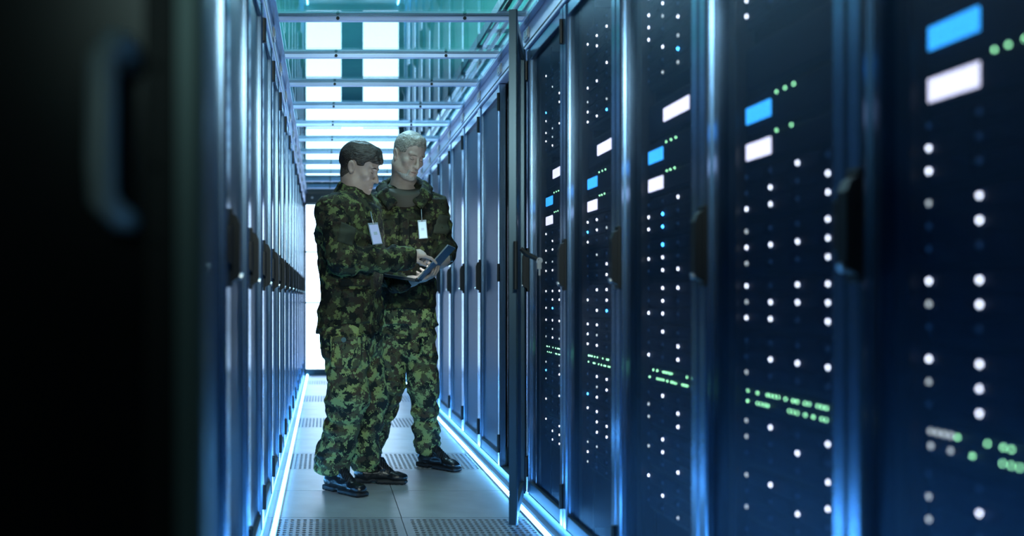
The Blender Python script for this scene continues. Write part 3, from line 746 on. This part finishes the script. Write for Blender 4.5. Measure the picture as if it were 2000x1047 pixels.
# ================================================================== soldier at the left, in profile, pointing
def soldier_a():
    org = V(at(690, 955, 4.92)); org[2] = 0
    r = person('person', 'person in camouflage uniform with short brown hair, in profile, pointing at the laptop', tuple(org), None)
    Fd = unit((.90, -.43)); Y = 4.95
    A = lambda px, py, y: V(at(px, py, y))
    hB = frame((.93, -.33, -.33)); ho = A(700, 329, 4.94); hs = 1.03
    sh_r, el_r, cu_r = A(652, 414, 4.79), A(668, 508, 4.73), A(793, 505, 4.86)
    sh_l, el_l, wr_l = A(712, 412, 5.13), A(712, 515, 5.19), A(714, 612, 5.17)
    kn_r, an_r = A(680, 775, 4.83), A(652, 905, 4.88)
    kn_l, an_l = A(722, 775, 5.08), A(712, 900, 5.09)
    hp_r, hp_l = A(676, 650, 4.86), A(703, 650, 5.04)
    slices = [(650,127,.152,.185,684),(600,0,.143,.18,686),(560,0,.138,.175,689),(500,0,.150,.19,684),(450,0,.157,.20,681),(410,0,.130,.185,686),(388,0,.088,.12,691),(370,0,.058,.062,694)]
    TL = []
    for py, _, a, b, px in slices:
        p = A(px, py, Y); TL.append((p[2], p[0], p[1], a, b))
    # body
    S = SDF((org[0]-.42, 4.45, -.01), (org[0]+.55, 5.45, 1.80), .0036)
    head(S, ho, hB, hs)
    nb = A(691, 374, 4.96)
    S.cone(V(ho)+hs*(hB[0]*-.020+hB[2]*-.055), nb, .053, .056, k=.03)
    S.loft([(z, x, y, max(a-.03, .03), max(b-.035, .03)) for z, x, y, a, b in TL[:-2]], Fd)
    S.cone(nb, A(688, 400, 4.95), .062, .08, k=.04)
    for a, b, c_, ra, rb, rc in ((sh_r, el_r, cu_r, .045, .038, .028), (sh_l, el_l, wr_l, .045, .038, .028)):
        S.cone(a, b, ra, rb); S.cone(b, c_, rb, rc)
    hw = A(796, 497, 4.87)
    S.cone(cu_r, hw, .029, .026)
    hand(S, hw, (.96, .18, .07), (.05, .55, -.83), [(.38, .30, .15), (1.0, 1.25, .8), (1.1, 1.3, .8), (1.15, 1.3, .8)], (.75, .45, -.42), -1, .88)
    S.cone(wr_l, V(wr_l)+V(0, 0, -.02), .03, .028)
    hand(S, V(wr_l)+V(0,0,-.02), (.05, 0, -1), (-.3, -.95, 0), [.3, .35, .4, .45], (.4, -.2, -.9), -1, .95)
    for hpj, kn, an in ((hp_r, kn_r, an_r), (hp_l, kn_l, an_l)):
        S.cone(hpj, kn, .075, .052, k=.03); S.cone(kn, an, .052, .04, k=.03)
        S.cone(an, V(an[0], an[1], .10), .04, .034)
    for an, d in ((an_r, (.66, -.75)), (an_l, (.985, -.17))):
        d = unit(d); b = V(an[0], an[1], .10); S.cone(b, b+V(d[0]*.12, d[1]*.12, -.056), .030, .018)
    bo, bme = voxel('body', r, org, S, M['skin']); bb = bvh_of(bme, org)
    # hair
    S = SDF(V(ho)-.17, V(ho)+.20, .003)
    L = lambda x, y, z: V(ho)+hs*(x*hB[0]+y*hB[1]+z*hB[2])
    S.ell(L(-.010, 0, .046), V(.101, .081, .089)*hs, hB); S.ell(L(.024, 0, .058), V(.066, .066, .060)*hs, hB, .02)
    S.cone(L(.058, .02, .098), L(.098, -.012, .070), .018*hs, .008*hs, k=.03); S.cone(L(.066, .035, .09), L(.090, .030, .062), .016*hs, .008, k=.02)
    S.cone(L(.060, -.03, .088), L(.088, -.040, .060), .016*hs, .007, k=.02); S.cone(L(.095, -.010, .074), L(.112, -.02, .052), .008, .004, k=.01)
    # cut away below the hairline (face, temples, ears, nape)
    S.box(L(.115, 0, -.045), V(.070, .12, .088)*hs, hB, .02, .01, '-')
    S.box(L(.050, 0, -.075), V(.050, .12, .085)*hs, hB, .02, .01, '-')
    S.ell(L(-.024, 0, -.034), V(.058, .060, .048)*hs, hB, .02); S.box(L(.0, 0, -.160), V(.16, .12, .080)*hs, frame(hB[0]*1+hB[2]*.35, hB[2]), .01, .01, '-')
    S.ell(L(-.008, -.085, -.004), V(.024, .03, .036)*hs, hB, .004, '-'); S.ell(L(-.008, .085, -.004), V(.024, .03, .036)*hs, hB, .004, '-')
    sl, (X, Yg, Z) = S.sub(S.lo, S.lo+V(S.n)*S.h); u = (X-ho[0])*hB[1][0]+(Yg-ho[1])*hB[1][1]+(Z-ho[2])*hB[1][2]; f_ = (X-ho[0])*hB[0][0]+(Yg-ho[1])*hB[0][1]+(Z-ho[2])*hB[0][2]
    S.D[sl] += (.0045*vnoise(u*160, f_*35, Z*60)+.004*vnoise(X*40, Yg*40, Z*40)).astype(np.float32)
    voxel('hair', r, org, S, M['hair'], 0)
    # brows, lashes, lips
    for s_ in (1, -1):
        ribbon(bb, L(.088, s_*.030, .021), hB[0]*.9+hB[1]*s_*.35, hB[1]*s_*-1+hB[2]*.15, .036, .0065, .0022, M['dark'], 'eyebrow', r, org, 8, 3, bend=lambda t: (-.004*(2*t-1)**2, .35+.65*math.sin(PI*min(max(t, .05), .95))))
        ribbon(bb, L(.088, s_*.031, -.005), hB[0]*.95+hB[1]*s_*.25, hB[1], .023, .0028, .0012, M['dark'], 'eyelashes', r, org, 8, 2, bend=lambda t: (.004*(abs(t-.5)*2)**2, 1))
    ribbon(bb, L(.098, 0, -.070), hB[0], hB[1], .036, .009, .0005, M['lip'], 'lips', r, org, 10, 4, bend=lambda t: (.001, .25+.75*math.sin(PI*min(max(t, .02), .98))))
    # jacket
    S = SDF((org[0]-.42, 4.5, .68), (org[0]+.5, 5.42, 1.62), .0048)
    S.loft(TL, Fd, wr=.009)
    S.cone(sh_r, V(A(692, 396, 4.95)), .078, .062, k=.05); S.cone(sh_l, V(A(694, 396, 4.97)), .078, .06, k=.05)
    S.cone(sh_r, el_r, .078, .068, k=.05, wr=.008, fq=11, ph=1, w0=.2); S.cone(el_r, cu_r, .070, .056, k=.025, wr=.010, fq=13, ph=2)
    S.cone(V(cu_r)*.93+V(el_r)*.07, cu_r, .058, .056, k=.008)
    S.cone(sh_l, el_l, .075, .06, k=.04, wr=.006, fq=11, ph=1); S.cone(el_l, wr_l, .06, .05, k=.03)
    S.ell(cu_r+unit(V(cu_r)-V(el_r))*.058, (.034, .048, .048), None, .004, '-')
    # hem and waist drawcord line
    z0 = TL[0][0] if TL[0][0] < TL[-1][0] else TL[-1][0]
    S.folds(.0075); jo, jme = voxel('jacket', r, org, S, M['camo']); jb = bvh_of(jme, org)
    # stand collar
    nk = V(ho)+hs*(hB[0]*-.018+hB[2]*-.128)+V(.022, 0, 0); cB = frame((.86, -.35, -.42)); S = SDF(nk-.16, nk+.16, .003)
    for i in range(22):
        t0, t1 = [math.radians(28+(332-28)*q/22) for q in (i, i+1)]
        g = lambda t, z, rr: nk+(rr+.01*(1-math.cos(t))*0)*(cB[0]*math.cos(t)*1.05+cB[1]*math.sin(t)*.96)+cB[2]*z
        for zz, rr in ((-.040, .080), (-.024, .073), (-.008, .069), (.010, .067), (.022, .066)):
            S.cone(g(t0, zz, rr), g(t1, zz, rr), .0085 if zz < .02 else .0075, .0085 if zz < .02 else .0075, k=.012)
    voxel('collar', r, org, S, M['camo'])
    # front placket, pockets, sleeve patch
    nF = V(Fd[0], Fd[1], 0); nR = V(Fd[1], -Fd[0], 0); up = V(0, 0, 1)
    for n_, c_, w_, h_, nm, mt in (
        (V(.42, -.9, .05), A(704, 598, 4.75), .150, .165, 'pocket', 'camo_patch'),
        (V(.42, -.9, .05), A(704, 551, 4.75), .158, .036, 'pocket_flap', 'camo'),
        (V(.75, -.65, .05), A(722, 448, 4.80), .085, .10, 'chest_pocket', 'camo_patch')):
        ribbon(jb, c_, n_, up, h_, w_, .006 if 'flap' not in nm else .011, M[mt], nm, r, org, 14, 14)
    ribbon(jb, A(737, 560, 4.82), V(.92, -.42, 0), up, .50, .030, .006, M['camo'], 'placket', r, org, 30, 4)
    ribbon(jb, A(679, 456, 4.68), V(.12, -.98, .12), V(.24, 0, .97), .098, .082, .004, M['patch'], 'sleeve_patch', r, org, 10, 10)
    for a, b in ((A(756, 525, 4.72), 0),):
        pass
    # trousers
    S = SDF((org[0]-.36, 4.48, .05), (org[0]+.36, 5.36, .92), .0048)
    S.loft([(TL_z, x, y, a-.012, b-.012) for TL_z, x, y, a, b in [(.66, org[0]-.012, 4.95, .128, .175), (.76, org[0]-.012, 4.95, .138, .180), (.90, org[0]-.008, 4.95, .13, .165)]], Fd)
    S.cone(hp_r+V(-.008,0,-.03), kn_r, .108, .094, k=.04, wr=.008, fq=7, ph=.5); S.cone(kn_r, an_r, .095, .076, k=.04, wr=.011, fq=9, ph=1.5)
    S.cone(hp_l+V(.005,0,-.03), kn_l, .105, .084, k=.03, wr=.008, fq=7, ph=2.5); S.cone(kn_l, an_l, .084, .070, k=.04, wr=.011, fq=9, ph=3.5)
    for an, rr, tilt in ((an_r, .086, (-.012, 0, -.004)), (an_l, .072, (.004, 0, 0))):
        S.cone(an+V(tilt)+V(0,0,.045), an+V(tilt)+V(0, 0, -.004), rr-.004, rr-.010, k=.03, wr=.012, fq=18, w0=-.5, w1=1.8)
    for an in (an_r, an_l): S.box(V(an[0], an[1], an[2]-.125), (.13, .13, .07), None, .005, .012, '-')
    S.folds(.008, .9, 3); to, tme = voxel('trousers', r, org, S, M['camot']); tb = bvh_of(tme, org)
    ribbon(tb, A(683, 690, 4.7), V(.25, -.97, 0), up, .150, .155, .009, M['camot'], 'cargo_pocket', r, org, 14, 12)
    ribbon(tb, A(683, 664, 4.7), V(.25, -.97, 0), up, .040, .162, .015, M['camot'], 'pocket_flap', r, org, 8, 12)
    c_ = tb.ray_cast(Vector(A(674, 670, 4.4)), Vector((0, 1, 0)), 1)[0]
    if c_: link('button', MB().cyl(Vector(c_)-Vector(org)+Vector((0,-.016,0)), Vector(c_)-Vector(org)+Vector((0,.0,0)), .012, n=16).me(), mat('teal_button', (.03,.10,.11), .4), r)
    # boots
    for an, d in ((an_r, (.66, -.75)), (an_l, (.985, -.17))):
        heel = V(an[0]-d[0]*.055, an[1]-d[1]*.055, .001)
        So = SDF(heel-V(.25, .36, .03), heel+V(.38, .15, .28), .0034); Uo = SDF(heel-V(.25, .36, .03), heel+V(.38, .15, .28), .0034)
        lc = boot(So, Uo, heel, d, .275)
        b, bm_ = voxel('boot', r, org, Uo, M['boot']); voxel('sole', b, org, So, M['sole'])
        laces(bm_, org, lc, b)
    # badge on the chest
    p0, p1, p2 = A(729, 438, 4.70), A(738, 477, 4.69), A(726, 415, 4.78)
    badge(r, org, A(733.0, 457.5, 4.695), unit(V(p0)-V(p1)), unit((.62, -.78, .05)), .054, .092, M['badge'], [A(729, 437, 4.70), A(727, 428, 4.735), A(724, 414, 4.80)])
    return r

def badge(r, org, c, up, n, w, h, m, cord):
    up = unit(up); n = unit(V(n)-up*(V(n)@up)); s_ = np.cross(up, n); mx = Matrix(((s_[0], n[0], up[0], c[0]-org[0]), (s_[1], n[1], up[1], c[1]-org[1]), (s_[2], n[2], up[2], c[2]-org[2]), (0, 0, 0, 1)))
    me = MB().box(-w/2-.004, w/2+.004, -.0015, .0015, -h/2-.004, h/2+.010, .0008).me(); me.transform(mx); b = link('badge_holder', me, M['clear'], r)
    me = MB().box(-w/2, w/2, .0013, .0028, -h/2, h/2).me(); me.transform(mx); link('card', me, m, b)
    me = MB().box(-w*.20, w*.20, .0025, .0034, -h*.04, h*.12, .0003).me(); me.transform(mx); link('printed_mark', me, mat('badge_print', (.42, .52, .62), .4), b)
    me = MB().cyl((0, .002, h/2+.002), (0, .004, h/2+.022), .004).me(); me.transform(mx); link('clip', me, M['screw'], b)
    curve_tube('cord', [V(q) for q in cord], .0022, M['clear'], b, org)

# ================================================================== soldier at the right, facing the camera, holding the laptop
def soldier_b():
    org = V(at(790, 905, 5.5)); org[2] = 0
    r = person('person', 'tall person in camouflage uniform with grey hair and beard, holding the open laptop', tuple(org), None)
    A = lambda px, py, y: V(at(px, py, y)); Fd = unit((.12, -.99)); Y = 5.52
    hB = frame((.50, -.80, -.38), (.10, 0, 1)); ho = A(797, 304, 5.44); hs = 1.02
    sh_r, el_r, cu_r = A(737, 408, 5.50), A(722, 525, 5.34), A(786, 555, 5.17)
    sh_l, el_l, cu_l = A(846, 408, 5.52), A(868, 486, 5.54), A(869, 503, 5.38)
    hp_r, hp_l = A(776, 625, 5.55), A(815, 625, 5.52)
    kn_r, an_r = A(762, 745, 5.60), A(722, 880, 5.70)
    kn_l, an_l = A(826, 745, 5.50), A(833, 872, 5.56)
    TL = []
    for py, px, b, a in ((602, 798, .148, .128), (545, 797, .150, .125), (480, 792, .168, .135), (425, 790, .190, .135), (392, 790, .165, .105), (370, 789, .110, .085), (352, 789, .062, .062)):
        p = A(px, py, Y); TL.append((p[2], p[0], p[1], a, b))
    S = SDF((org[0]-.42, 4.98, -.01), (org[0]+.42, 5.98, 1.92), .0036)
    head(S, ho, hB, hs, jaw=1.06)
    nb = A(789, 366, 5.52)
    S.cone(V(ho)+hs*(hB[0]*-.026+hB[2]*-.055), nb, .060, .066, k=.03); S.cone(nb, A(790, 395, 5.52), .066, .09, k=.05)
    S.loft([(z, x, y, max(a-.04, .03), max(b-.04, .03)) for z, x, y, a, b in TL[:-2]], Fd)
    for a, b, c_ in ((sh_r, el_r, cu_r), (sh_l, el_l, cu_l)):
        S.cone(a, b, .046, .038); S.cone(b, c_, .038, .029)
    wr = A(799, 550, 5.15); S.cone(cu_r, wr, .029, .026)
    hand(S, wr, (.93, .10, .16), (-.15, .15, 1), [(.25, .45, .3), (.3, .45, .3), (.35, .5, .3), (.35, .5, .3)], (.72, -.28, .62), -1, 1.02)
    wl = A(866, 511, 5.33); S.cone(cu_l, wl, .029, .026)
    hand(S, wl, (-.62, -.48, -.48), (-.62, .1, .75), [(.10, .5, .5), (.15, .55, .5), (.2, .6, .5), (.25, .6, .5)], (-.45, -.5, .55), 1, 1.0)
    for hpj, kn, an in ((hp_r, kn_r, an_r), (hp_l, kn_l, an_l)):
        S.cone(hpj, kn, .078, .054, k=.03); S.cone(kn, an, .054, .042, k=.03); S.cone(an, V(an[0], an[1], .10), .042, .034)
    for an, d in ((an_r, (.25, -.97)), (an_l, (.70, -.71))):
        d = unit(d); b = V(an[0], an[1], .10); S.cone(b, b+V(d[0]*.12, d[1]*.12, -.056), .030, .018)
    bo, bme = voxel('body', r, org, S, M['skinb']); bb = bvh_of(bme, org)
    L = lambda x, y, z: V(ho)+hs*(x*hB[0]+y*hB[1]+z*hB[2])
    def strands(S, amp=.003):
        sl, (X, Yg, Z) = S.sub(S.lo, S.lo+V(S.n)*S.h); u = (X-ho[0])*hB[1][0]+(Yg-ho[1])*hB[1][1]+(Z-ho[2])*hB[1][2]
        S.D[sl] += (amp*vnoise(u*150, Yg*40, Z*50)+amp*vnoise(X*45, Yg*45, Z*45)).astype(np.float32)
    S = SDF(V(ho)-.17, V(ho)+.18, .003)
    S.ell(L(-.010, 0, .044), V(.0965, .0775, .088)*hs, hB); S.ell(L(.022, 0, .058), V(.068, .064, .062)*hs, hB, .02)
    S.cone(L(.060, .015, .094), L(.070, -.012, .098), .022*hs, .018*hs, k=.02)
    S.box(L(.125, 0, -.030), V(.070, .12, .096)*hs, hB, .03, .01, '-'); S.box(L(.060, 0, -.080), V(.052, .12, .095)*hs, hB, .02, .01, '-')
    S.ell(L(-.028, 0, -.030), V(.056, .058, .046)*hs, hB, .02); S.box(L(0, 0, -.145), V(.16, .12, .080)*hs, frame(hB[0]*1+hB[2]*.3, hB[2]), .01, .01, '-')
    for s_ in (1, -1): S.ell(L(-.008, s_*.085, -.004), V(.024, .03, .036)*hs, hB, .004, '-')
    strands(S); voxel('hair', r, org, S, M['hairg'], 0)
    # short beard and moustache: the lower face a few millimetres proud
    S = SDF(V(ho)-.17, V(ho)+.17, .0028)
    E = lambda x, y, z, rx, ry, rz, k=.012, op='+': S.ell(L(x, y, z), V(rx, ry, rz)*hs, hB, k*hs, op)
    E(.0755, 0, -.102, .0190, .0250, .0170); E(.046, 0, -.090, .039, .041, .020, .02)
    for s_ in (1, -1):
        S.cone(L(.020, s_*.048, -.082), L(.062, s_*.026, -.101), .0155*hs, .0152*hs, k=.015)
        S.cone(L(.094, s_*.004, -.0560), L(.084, s_*.026, -.066), .0045*hs, .0042*hs, k=.006); S.cone(L(.082, s_*.027, -.066), L(.078, s_*.024, -.090), .0055*hs, .008*hs, k=.008)
    E(.098, 0, -.0715, .020, .019, .0075, .003, '-')
    strands(S, .0025); voxel('beard', r, org, S, M['beard'], 0)
    for s_ in (1, -1):
        ribbon(bb, L(.088, s_*.030, .021), hB[0]*.9+hB[1]*s_*.35, hB[1]*s_*-1+hB[2]*.12, .036, .006, .0022, M['browg'], 'eyebrow', r, org, 8, 3, bend=lambda t: (-.004*(2*t-1)**2, .35+.65*math.sin(PI*min(max(t, .05), .95))))
        ribbon(bb, L(.088, s_*.031, -.005), hB[0]*.95+hB[1]*s_*.25, hB[1], .024, .0026, .0012, M['dark'], 'eyelashes', r, org, 8, 2, bend=lambda t: (.004*(abs(t-.5)*2)**2, 1))
    ribbon(bb, L(.098, 0, -.070), hB[0], hB[1], .040, .009, .0006, M['lip'], 'lips', r, org, 10, 4, bend=lambda t: (.001, .25+.75*math.sin(PI*min(max(t, .02), .98))))
    # t-shirt at the open neck
    S = SDF((org[0]-.2, 5.25, 1.35), (org[0]+.2, 5.7, 1.68), .004)
    q = A(790, 385, 5.47); S.ell(q, (.105, .10, .085)); S.cone(A(789, 370, 5.515), A(789, 386, 5.50), .073, .085, k=.02)
    S.box(A(789, 345, 5.50), (.2, .2, .045), frame((.1, -.95, -.45)), .002, .004, '-')
    voxel('tshirt', r, org, S, M['tshirt'])
    # jacket
    S = SDF((org[0]-.44, 5.0, .82), (org[0]+.44, 5.85, 1.68), .0048)
    S.loft(TL, Fd, wr=.009)
    S.cone(sh_r, V(A(785, 384, 5.52)), .078, .07, k=.05); S.cone(sh_l, V(A(795, 384, 5.53)), .078, .07, k=.05)
    S.cone(sh_r, el_r, .076, .066, k=.05, wr=.007, fq=11); cu_r = V(A(784, 554, 5.155)); S.cone(el_r, cu_r, .064, .050, k=.03, wr=.009, fq=13, ph=3)
    S.cone(sh_l, el_l, .074, .064, k=.05, wr=.010, fq=10, ph=2, w0=.1); S.cone(el_l, cu_l, .064, .050, k=.03, wr=.008, fq=13)
    # V opening at the throat
    S.box(A(789, 372, 5.40), (.052, .10, .075), frame((.12, -.93, .0)), .02, .01, '-')
    S.ell(A(789, 352, 5.50), (.078, .085, .060), None, .012, '-')
    S.folds(.0075, ph=5); jo, jme = voxel('jacket', r, org, S, M['camod']); jb = bvh_of(jme, org)
    # open collar: two lapels round the neck
    S = SDF((org[0]-.25, 5.2, 1.35), (org[0]+.25, 5.75, 1.72), .0035)
    for s_, pts in ((1, [(789, 348, 5.615), (812, 349, 5.59), (827, 357, 5.52), (825, 372, 5.44), (810, 392, 5.385)]), (-1, [(789, 348, 5.615), (766, 349, 5.59), (752, 357, 5.52), (755, 372, 5.44), (772, 394, 5.385)])):
        pp = [A(*q) for q in pts]
        for a, b in zip(pp, pp[1:]):
            S.cone(a, b, .012, .012, k=.012)
            o_ = V(.026*s_, -.008, -.024); S.cone(a+o_, b+o_, .011, .011, k=.016); S.cone(a+o_*.5, b+o_*.5, .012, .012, k=.016)
            S.cone(a+o_*1.5, b+o_*1.45, .010, .010, k=.016)
    voxel('collar', r, org, S, M['camod'])
    nF = V(Fd[0], Fd[1], 0); up = V(0, 0, 1)
    ribbon(jb, A(786, 496, 5.38), V(.05, -1, 0), V(.02, 0, 1), .44, .042, .007, M['camod'], 'placket', r, org, 40, 4)
    for px, py, w_, h_, nm, t_ in ((822, 452, .115, .13, 'chest_pocket', .006), (822, 436, .12, .038, 'pocket_flap', .011), (752, 452, .115, .13, 'chest_pocket', .006), (822, 566, .12, .10, 'pocket', .007), (821, 548, .125, .035, 'pocket_flap', .012)):
        ribbon(jb, A(px, py, 5.38), V(.18 if px > 800 else -.1, -.98, .03), up, h_, w_, t_, M['camod'], nm, r, org, 12, 12)
    ribbon(jb, A(868, 438, 5.45), V(.75, -.65, .1), V(.2, 0, .97), .10, .08, .004, M['patch'], 'sleeve_patch', r, org, 10, 8)
    # trousers
    S = SDF((org[0]-.42, 5.2, .05), (org[0]+.40, 5.95, 1.0), .0048)
    S.loft([(.80, org[0]+.03, 5.53, .115, .150), (.88, org[0]+.03, 5.53, .118, .148), (.98, org[0]+.025, 5.53, .115, .14)], Fd)
    S.cone(hp_r, kn_r, .100, .080, k=.03, wr=.008, fq=7); S.cone(kn_r, an_r, .080, .070, k=.04, wr=.010, fq=9)
    S.cone(hp_l+V(-.004,0,0), kn_l, .102, .080, k=.03, wr=.009, fq=7, ph=2); S.cone(kn_l, an_l, .080, .064, k=.04, wr=.012, fq=10, ph=1)
    for an in (an_r, an_l):
        S.cone(an+V(0,0,.04), an, .066, .062, k=.03, wr=.012, fq=18, w0=-.5, w1=1.8); S.box(V(an[0], an[1], an[2]-.115), (.13, .13, .07), None, .005, .012, '-')
    S.folds(.008, .9, 3); to, tme = voxel('trousers', r, org, S, M['camot']); tb = bvh_of(tme, org)
    ribbon(tb, A(846, 668, 5.42), V(.75, -.65, 0), up, .15, .11, .009, M['camot'], 'cargo_pocket', r, org, 12, 10)
    for an, d in ((an_r, (.25, -.97)), (an_l, (.70, -.71))):
        heel = V(an[0]-d[0]*.055, an[1]-d[1]*.055, .001)
        So = SDF(heel-V(.25, .36, .03), heel+V(.36, .15, .28), .0034); Uo = SDF(heel-V(.25, .36, .03), heel+V(.36, .15, .28), .0034)
        lc = boot(So, Uo, heel, d, .285)
        b, bm_ = voxel('boot', r, org, Uo, M['boot']); voxel('sole', b, org, So, M['sole'])
        laces(bm_, org, lc, b)
    # wrist watch
    wc = V(wl)*.55+V(cu_l)*.45; ax = unit(V(wl)-V(cu_l)); p = unit(np.cross(ax, (0, 0, 1))); q = np.cross(ax, p)
    ring = [wc+(p*math.cos(t*2*PI/24)+q*math.sin(t*2*PI/24))*.034 for t in range(25)]
    wt = curve_tube('wristwatch', ring, .0065, M['watch'], r, org, 8)
    fc = wc+V(.034, -.012, .006); link('watch_face', MB().cyl(Vector(fc-V(org)), Vector(fc-V(org)+V(.010, -.004, .002)), .019, n=20).me(), M['watch'], wt)
    badge(r, org, A(825.5, 449, 5.345), unit(A(824, 432, 5.34)-A(827, 466, 5.34)), unit((.12, -.99, .0)), .040, .086, M['badge2'], [A(824, 431, 5.345), A(823.5, 421, 5.35), A(823, 409, 5.36)])
    return r

def laptop():
    """hinge line along W, base to the left, lid raised to the right"""
    Hc = V(at(822, 546, 5.13)); W = unit((.24, .97, .0)); bd = unit((-.965, .235, .16)); ld = unit((.66, -.10, .735))
    bd = unit(bd-W*(bd@W)); ld = unit(ld-W*(ld@W)); hw = .155
    r = empty('laptop', tuple(Hc)); tag(r, 'open dark grey laptop held between the two soldiers', 'laptop')
    def part(name, d, n, x0, x1, y0, y1, z0, z1, m, bev=.002, parent=None):
        me = MB().box(x0, x1, y0, y1, z0, z1, bev).me()
        me.transform(Matrix(((d[0], W[0], n[0], 0), (d[1], W[1], n[1], 0), (d[2], W[2], n[2], 0), (0, 0, 0, 1)))); return link(name, me, m, parent or r)
    bn = unit(np.cross(bd, W)); bn = bn if bn[2] > 0 else -bn
    ln = unit(np.cross(ld, W)); ln = ln if ln[0] < 0 else -ln       # faces the soldiers
    b = part('base', bd, bn, .004, .228, -hw, hw, -.014, 0, M['lapbase'])
    part('keyboard', bd, bn, .02, .13, -hw+.015, hw-.015, -.001, .0015, M['lapkeys'], .0005, b); part('touchpad', bd, bn, .145, .212, -.045, .045, -.001, .001, M['lapkeys'], .0004, b)
    l = part('lid', ld, ln, .004, .232, -hw, hw, -.008, 0, M['lapbody']); part('screen', ld, ln, .016, .218, -hw+.010, hw-.010, -.001, .0008, M['lapscreen'], .0003, l)
    h = MB().cyl(Vector(W*-hw*.8), Vector(W*hw*.8), .008).me(); link('hinge', h, M['lapkeys'], r)
soldier_a(); soldier_b(); laptop()
